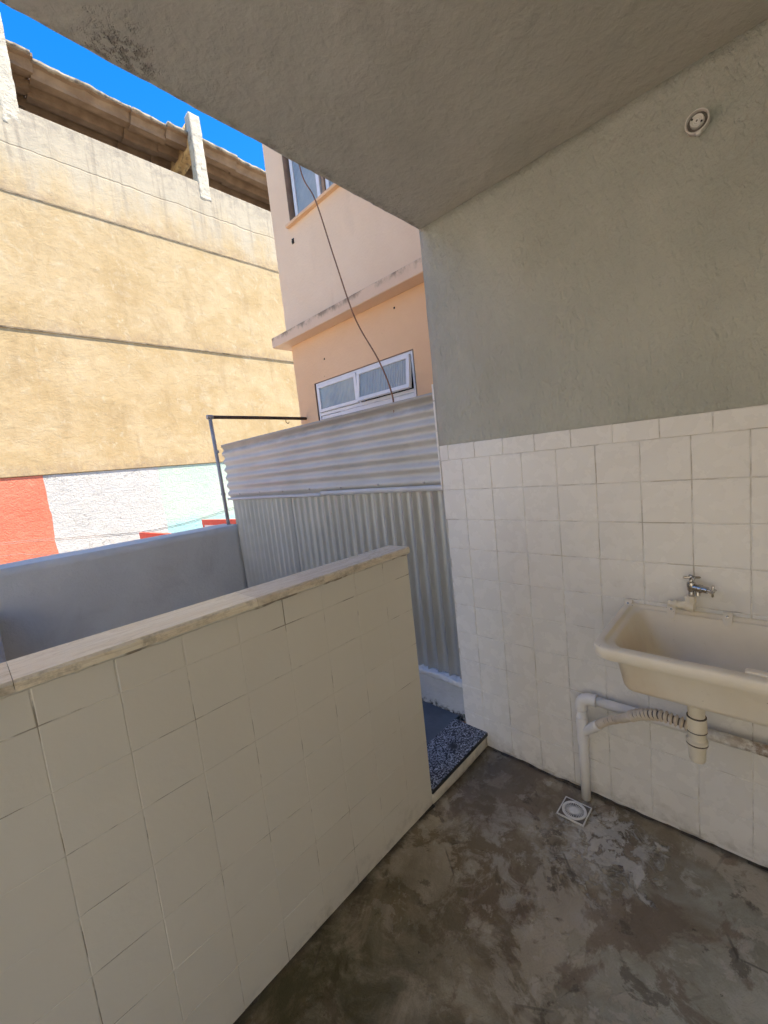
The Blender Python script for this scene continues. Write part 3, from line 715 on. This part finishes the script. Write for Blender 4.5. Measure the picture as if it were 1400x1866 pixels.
# ================================================================== FLOOR DRAIN
fd = thing('floor_drain', 'square white floor drain with a round slotted grate beside the waste pipe', 'drain')
dc = Vector((-.152, -.505, .0035)); dz = .0
fr = bmesh.new()
for sgn in (-1, 1):
    add_box(fr, (dc.x - .055, dc.y + sgn * .053 - .002, .0), (dc.x + .055, dc.y + sgn * .053 + .002, .0065)); add_box(fr, (dc.x + sgn * .053 - .002, dc.y - .0509, .0), (dc.x + sgn * .053 + .002, dc.y + .0509, .0064))
link('frame', fin(fr, 'frame'), M['drain'], fd)
box('plate', (dc.x - .0508, dc.y - .0508, -.002), (dc.x + .0508, dc.y + .0508, .0042), M['drain_dark'], fd)
lathe('outer_ring', [(.0385, 0), (.0385, .0045), (.0405, .0055), (.047, .0055), (.049, .004), (.049, 0)], (dc.x, dc.y, .0035), (0, 0, 1), M['drain'], fd, 36)
lathe('hub', [(.0, .006), (.014, .006), (.0185, .005), (.0205, .003), (.0205, 0)], (dc.x, dc.y, .0035), (0, 0, 1), M['drain'], fd, 28)
lathe('well', [(.0, .0012), (.0405, .0012), (.0405, 0)], (dc.x, dc.y, .0035), (0, 0, 1), M['black'], fd, 28)
rib = bmesh.new(); add_box(rib, (.0195, -.0012, .001), (.0395, .0012, .0036)); rib = fin(rib, 'rib'); rib.materials.append(M['drain'])
for k in range(30):
    o = bpy.data.objects.new('rib', rib); COL.objects.link(o); o.parent = fd; o.location = (dc.x, dc.y, .0035); o.rotation_euler = (0, 0, 2 * math.pi * k / 30)

# ================================================================== LAMP HOLDER
lh = thing('lamp_holder', 'empty grey white porcelain lamp holder on the plaster wall', 'lamp holder')
lo = Vector((-.002, -.957, 2.505)); la = Vector((-1, 0, -.12))
lathe('base', [(.0, .0), (.043, .0), (.046, .008), (.046, .024), (.044, .026), (0, .026)], lo, la, M['ceramic'], lh, 32, k=.66)
lathe('rim', [(.0375, .020), (.0455, .022), (.0475, .030), (.0475, .042), (.0455, .046), (.042, .046), (.040, .040), (.0385, .028)], lo, la, M['ceramic'], lh, 32, k=.66)
lathe('socket', [(.0, .046), (.010, .047), (.0125, .043), (.016, .042), (.021, .049), (.0245, .050), (.0265, .046), (.0275, .026)], lo, la, M['ceramic'], lh, 28, k=.66)
lathe('recess', [(.0, .0285), (.039, .0285), (.039, .026)], lo, la, M['drain_dark'], lh, 28, k=.66)
lathe('contact', [(.0, .050), (.004, .049), (.005, .046)], lo, la, M['chrome'], lh, 12, k=.66)
for a in (215, 35):
    p = lo + Vector((-.0315, math.cos(R(a)) * .0142, math.sin(R(a)) * .0142 - .0035))
    lathe('screw_hole', [(.0, .0035), (.0042, .0035), (.0042, 0)], p, la, M['black'], lh, 10, k=.66)
box('cable_nub', (-.030, -.968, 2.464), (-.010, -.952, 2.476), M['ceramic'], lh, .005, 2)

# ================================================================== PEACH BUILDING
pb = thing('peach_building', 'peach painted neighbouring house with a ledge and two ribbed glass windows', 'building')
PXX = 1.13
def wall_with_hole(name, y0, y1, z0, z1, hy0, hy1, hz0, hz1, mat, th=.2):
    bm = bmesh.new()
    def P(x, y, z): return bm.verts.new((x, y, z))
    ys = [y0, hy0, hy1, y1]; zs = [z0, hz0, hz1, z1]
    G = [[[P(x, y, z) for z in zs] for y in ys] for x in (PXX, PXX + th)]
    for s in (0, 1):
        for i in range(3):
            for j in range(3):
                if i == 1 and j == 1: continue
                bm.faces.new((G[s][i][j], G[s][i + 1][j], G[s][i + 1][j + 1], G[s][i][j + 1]))
    for a, b in (((1, 1), (2, 1)), ((2, 1), (2, 2)), ((2, 2), (1, 2)), ((1, 2), (1, 1))):
        bm.faces.new((G[0][a[0]][a[1]], G[0][b[0]][b[1]], G[1][b[0]][b[1]], G[1][a[0]][a[1]]))
    for i in range(3):
        for j in (0, 3): bm.faces.new((G[0][i][j], G[0][i + 1][j], G[1][i + 1][j], G[1][i][j])); bm.faces.new((G[0][j][i], G[0][j][i + 1], G[1][j][i + 1], G[1][j][i]))
    return link(name, fin(bm, name), mat, pb)
wall_with_hole('lower_wall', -5.5, 2.855, -1.2, 2.998, 1.125, 2.53, 1.25, 2.52, M['peach_bounce_lit'])
wall_with_hole('upper_wall', -5.5, 2.915, 3.112, 8.6, 1.05, 2.60, 4.18, 5.30, M['peach_sky_lit'])
box('ledge', (.98, -5.5, 3.0), (1.34, 3.01, 3.11), M['ledge'], pb, .006)
box('body', (PXX + .35, -5.5, -1.2), (4.2, 2.84, 8.59), M['peach_bounce_lit'], pb)
box('end_wall', (PXX + .201, 2.60, -1.2), (4.2, 2.85, 8.58), M['peach_bounce_lit'], pb)
def sash(win, y0, y1, z0, z1, x, tilt=0.0, fw=.034):
    """a framed pane hinged at its top edge"""
    hinge = Vector((x, 0, z1)); rot = Matrix.Rotation(tilt, 3, 'Y')
    def part(name, lo, hi, mat, b):
        bm = bmesh.new(); add_box(bm, lo, hi)
        if b: bmesh.ops.bevel(bm, geom=bm.edges[:], offset=b, segments=1, affect='EDGES')
        for v in bm.verts: v.co = rot @ (v.co - hinge) + hinge
        return link(name, fin(bm, name), mat, win)
    d = .018
    part('sash_rail', (x - d, y0, z1 - fw), (x + d, y1, z1), M['alu'], .003); part('sash_rail', (x - d, y0, z0), (x + d, y1, z0 + fw), M['alu'], .003)
    part('sash_stile', (x - d + .001, y0, z0 + fw), (x + d - .001, y0 + fw, z1 - fw), M['alu'], 0); part('sash_stile', (x - d + .001, y1 - fw, z0 + fw), (x + d - .001, y1, z1 - fw), M['alu'], 0)
    part('pane', (x - .004, y0 + fw, z0 + fw), (x + .004, y1 - fw, z1 - fw), M['glass'], 0)
lw = box('window', (1.24, 1.127, 1.252), (1.27, 2.528, 2.518), M['black'], pb); tag(lw, label='lower window with two top hung ribbed glass sashes')
wx = 1.165
fw = bmesh.new()
for lo_, hi_ in (((wx - .025, 1.145, 2.492), (wx + .03, 2.512, 2.512)), ((wx - .025, 2.492, 1.26), (wx + .03, 2.513, 2.4915)), ((wx - .025, 1.145, 1.26), (wx + .03, 1.165, 2.4915)), ((wx - .024, 1.1655, 2.165), (wx + .03, 2.4915, 2.195)), ((wx - .023, 1.84, 2.1955), (wx + .03, 1.865, 2.4915))): add_box(fw, lo_, hi_)
link('frame', fin(fw, 'frame'), M['alu'], lw)
box('transom', (wx - .022, 1.168, 2.055), (wx + .02, 2.16, 2.163), M['alu'], lw, .003)
sash(lw, 1.868, 2.488, 2.20, 2.488, wx - .02, R(0.5)); sash(lw, 1.17, 1.838, 2.20, 2.488, wx - .03, R(7))
sash(lw, 1.17, 1.60, 1.30, 2.12, wx + .01); sash(lw, 1.62, 2.05, 1.30, 2.10, wx + .035); sash(lw, 2.06, 2.488, 1.30, 2.16, wx)
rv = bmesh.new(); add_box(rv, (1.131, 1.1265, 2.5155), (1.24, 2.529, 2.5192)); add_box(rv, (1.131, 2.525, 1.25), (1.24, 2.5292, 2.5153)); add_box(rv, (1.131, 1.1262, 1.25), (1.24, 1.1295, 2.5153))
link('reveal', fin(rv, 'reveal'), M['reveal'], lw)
uw = box('window', (1.26, 1.052, 4.182), (1.29, 2.598, 5.298), M['black'], pb); tag(uw, label='upper window with tall ribbed glass sashes')
box('sill', (1.085, 1.02, 4.150), (1.14, 2.635, 4.179), M['peach_bounce_lit'], uw, .004)
sash(uw, 2.13, 2.56, 4.20, 5.28, 1.20, 0, .045); sash(uw, 1.62, 2.07, 4.20, 5.28, 1.23, 0, .045); sash(uw, 1.07, 1.55, 4.20, 5.28, 1.20, 0, .045)
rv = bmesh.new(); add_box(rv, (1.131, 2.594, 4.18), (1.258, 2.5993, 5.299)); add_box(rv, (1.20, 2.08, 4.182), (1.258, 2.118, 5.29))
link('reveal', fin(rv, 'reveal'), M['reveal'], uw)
rough_box('vent_hole', (1.124, 2.57, 3.985), (1.139, 2.605, 4.035), M['black'], pb, cell=.008, amp=.004, freq=60)
for (yy, zz) in ((1.28, 2.90), (2.30, 2.72)): rough_box('nail_hole', (1.1265, yy, zz), (1.136, yy + .014, zz + .016), M['black'], pb, cell=.006, amp=.003, freq=80)

# ================================================================== YELLOW BUILDING
yb = thing('yellow_building', 'tall yellow rendered building across the street with an open roof on posts', 'building')
Y = 10.0
box('core', (-14, Y + .3, -1.2), (14, Y + 5.2, 9.3), M['yellow'], yb)
def band(name, z0, z1, proud, mat, xa=-14, xb=14):
    return box(name, (xa, Y - proud, z0), (xb, Y + .3 - .001 * proud, z1), mat, yb, .012)
tag(band('wall_band', 7.77, 9.50, .030, M['yellow']), label='grey weathered top band of the wall')
band('wall_band', 5.10, 7.765, .018, M['yellow']); band('wall_band', 2.12, 5.095, .006, M['yellow'])
def wav(x, z, k): return x if abs(x) > 10 else x + .03 * noise.noise(Vector((z * 2.1, k, 0))) + .012 * noise.noise(Vector((z * 9, k, 3)))
def painted(xa, xb, mat, label, ka, kb):
    bm = bmesh.new(); rows = []
    for i in range(67):
        z = -1.2 + 3.312 * i / 66; a = wav(xa, z, ka); b = wav(xb, z, kb) - .0005
        rows.append([bm.verts.new(p) for p in ((a, Y + .025, z), (b, Y + .025, z), (b, Y + .29, z), (a, Y + .29, z))])
    for p, q in zip(rows, rows[1:]):
        for k in range(4): bm.faces.new((p[k], p[(k + 1) % 4], q[(k + 1) % 4], q[k]))
    bm.faces.new(rows[0]); bm.faces.new(rows[-1])
    tag(link('painted_panel', fin(bm, 'painted_panel'), mat, yb), label=label)
painted(-14, -.392, M['red'], 'red painted panel', 0, 1); painted(-.392, 1.84, M['white_paint'], 'white painted panel', 1, 2); painted(1.84, 14, M['mint'], 'mint green painted panel', 2, 3)
for z_ in (7.766, 5.096): rough_box('string_line', (-14, Y - .033, z_ - .012), (14, Y - .0, z_ + .0), M['roof_edge'], yb, cell=.16, amp=.003, freq=2.5, seed=int(z_))
for k, px in enumerate((-3.9, .09, 4.0, 7.9)):
    p = rough_box('roof_post', (px, Y - .034, 9.1), (px + .29, Y + .22, 11.2), M['concrete_post'], yb, cell=.05, amp=.012, freq=7, seed=k)
    rough_box('roof_beam', (px + .03, Y + .221, 10.42), (px + .27, Y + 4.6, 11.10), M['rust_beam'], yb, cell=.16, amp=.02, freq=3, seed=k + 20)
# deep channel roof sheets running along the facade
prof = []
yy = 0.0
for k in range(8):
    b = k * .58
    prof += [(b, .0), (b + .10, -.01), (b + .17, -.10), (b + .20, -.17), (b + .40, -.17), (b + .43, -.15), (b + .50, -.01)]
xa = -6.0; k = 0
while xa < 12:
    ln = random.choice((1.1, 1.5, .8, 1.9)); y0 = Y + .22 + random.uniform(-.05, .10); zz = 10.76 + random.uniform(-.05, .06); sl = .035
    bm = bmesh.new(); n = 8; rr = []
    for i in range(n + 1):
        x = xa + (ln + .03) * i / n; ring = []
        for (py, pz) in prof: ring.append((x, y0 + py + (.05 * noise.noise(Vector((x * 3.1, 0, 4))) if py < .2 else 0), zz + pz + sl * py))
        ring += [(q[0], q[1], q[2] + .07) for q in ring[::-1]]
        rr.append([bm.verts.new(q) for q in ring])
    m = len(rr[0])
    for a, b in zip(rr, rr[1:]):
        for j in range(m): bm.faces.new((a[j], b[j], b[(j + 1) % m], a[(j + 1) % m]))
    bm.faces.new(rr[0]); bm.faces.new(rr[-1])
    link('roof_sheet', fin(bm, 'roof_sheet'), M['asbestos'], yb)
    rough_box('broken_roof_edge', (xa, y0 - .03, zz + .02), (xa + ln - .01, y0 + .2, zz + .085), M['roof_edge'], yb, cell=.06, amp=.022, freq=7, seed=k + 60)
    xa += ln; k += 1

# ================================================================== STREET BITS
def red_panel(name, a, b, label):
    t = thing(name, label, 'panel', 'red framed panels beyond the parapet')
    a = Vector(a); b = Vector(b); d = (b - a).normalized(); s = Vector((-d.y, d.x, 0)) * .03
    def bar(nm, p, q, z0, z1, w, mat):
        bm = bmesh.new(); s_ = s * w
        vs = [bm.verts.new((v.x, v.y, z)) for z in (z0, z1) for v in (p + s_, q + s_, q - s_, p - s_)]
        for f in ((0, 1, 2, 3), (7, 6, 5, 4), (0, 4, 5, 1), (1, 5, 6, 2), (2, 6, 7, 3), (3, 7, 4, 0)): bm.faces.new([vs[i] for i in f])
        link(nm, fin(bm, nm), mat, t)
    bar('top_rail', a, b, .63, .75, 1.2, M['red_frame'])
    bar('end_post', a, a + d * .05, -1.2, .629, 1.0, M['red_frame']); bar('end_post', b - d * .05, b, -1.2, .629, 1.0, M['red_frame'])
    bar('white_leaf', a + d * .051, b - d * .051, -1.1, .629, .5, M['panel_white'])
red_panel('street_panel', (.711, 8.09, 0), (.92, 5.7, 0), 'white panel with red frame peeping over the middle of the parapet')
red_panel('street_panel', (2.163, 8.58, 0), (2.42, 6.6, 0), 'white panel with red frame peeping over the parapet next to the pipe post')
def wire(name, pts, r, label, g=None, m='wire'):
    o = tube(name, spline(pts, 10), r, M[m], None, 7); tag(o, label, 'cable', g); return o
wire('overhead_cable', [(-6, 5, 1.42), (-3.2, 5, 1.24), (-1.492, 5, 1.167), (-.759, 5, 1.092), (.068, 5, 1.026), (1.064, 5, 1.134), (3.5, 5, 1.6), (7, 5, 2.3)], .0032, 'upper of two thin cables crossing the red and white wall paint')
wire('overhead_cable', [(-6, 5.05, 1.36), (-3.2, 5.05, 1.20), (-1.49, 5.05, 1.145), (-.759, 5.05, 1.07), (.068, 5.05, 1.005), (1.064, 5.05, 1.105), (3.5, 5.05, 1.56), (7, 5.05, 2.25)], .0028, 'lower of two thin cables crossing the red and white wall paint')
wire('overhead_cable', [(-6, 5, 1.15), (-3, 5, 1.06), (-1.514, 5, 1.025), (-1.25, 5, .985), (-.5, 5, .80), (.4, 5, .5)], .0032, 'short dark cable across the red paint at the left edge')
rp = wire('hanging_cable', [(1.125, 2.1, 6.4), (.75, 1.85, 5.4), (.42, 1.52, 4.35), (.30, 1.334, 3.71), (.30, 1.213, 3.45), (.28, 1.066, 3.00), (.24, .89, 2.545), (.16, .645, 2.205), (.085, .497, 1.962), (.082, .50, 1.80)], .0048, 'thin brown cable hanging in front of the peach house down to the fence', None, 'rope')
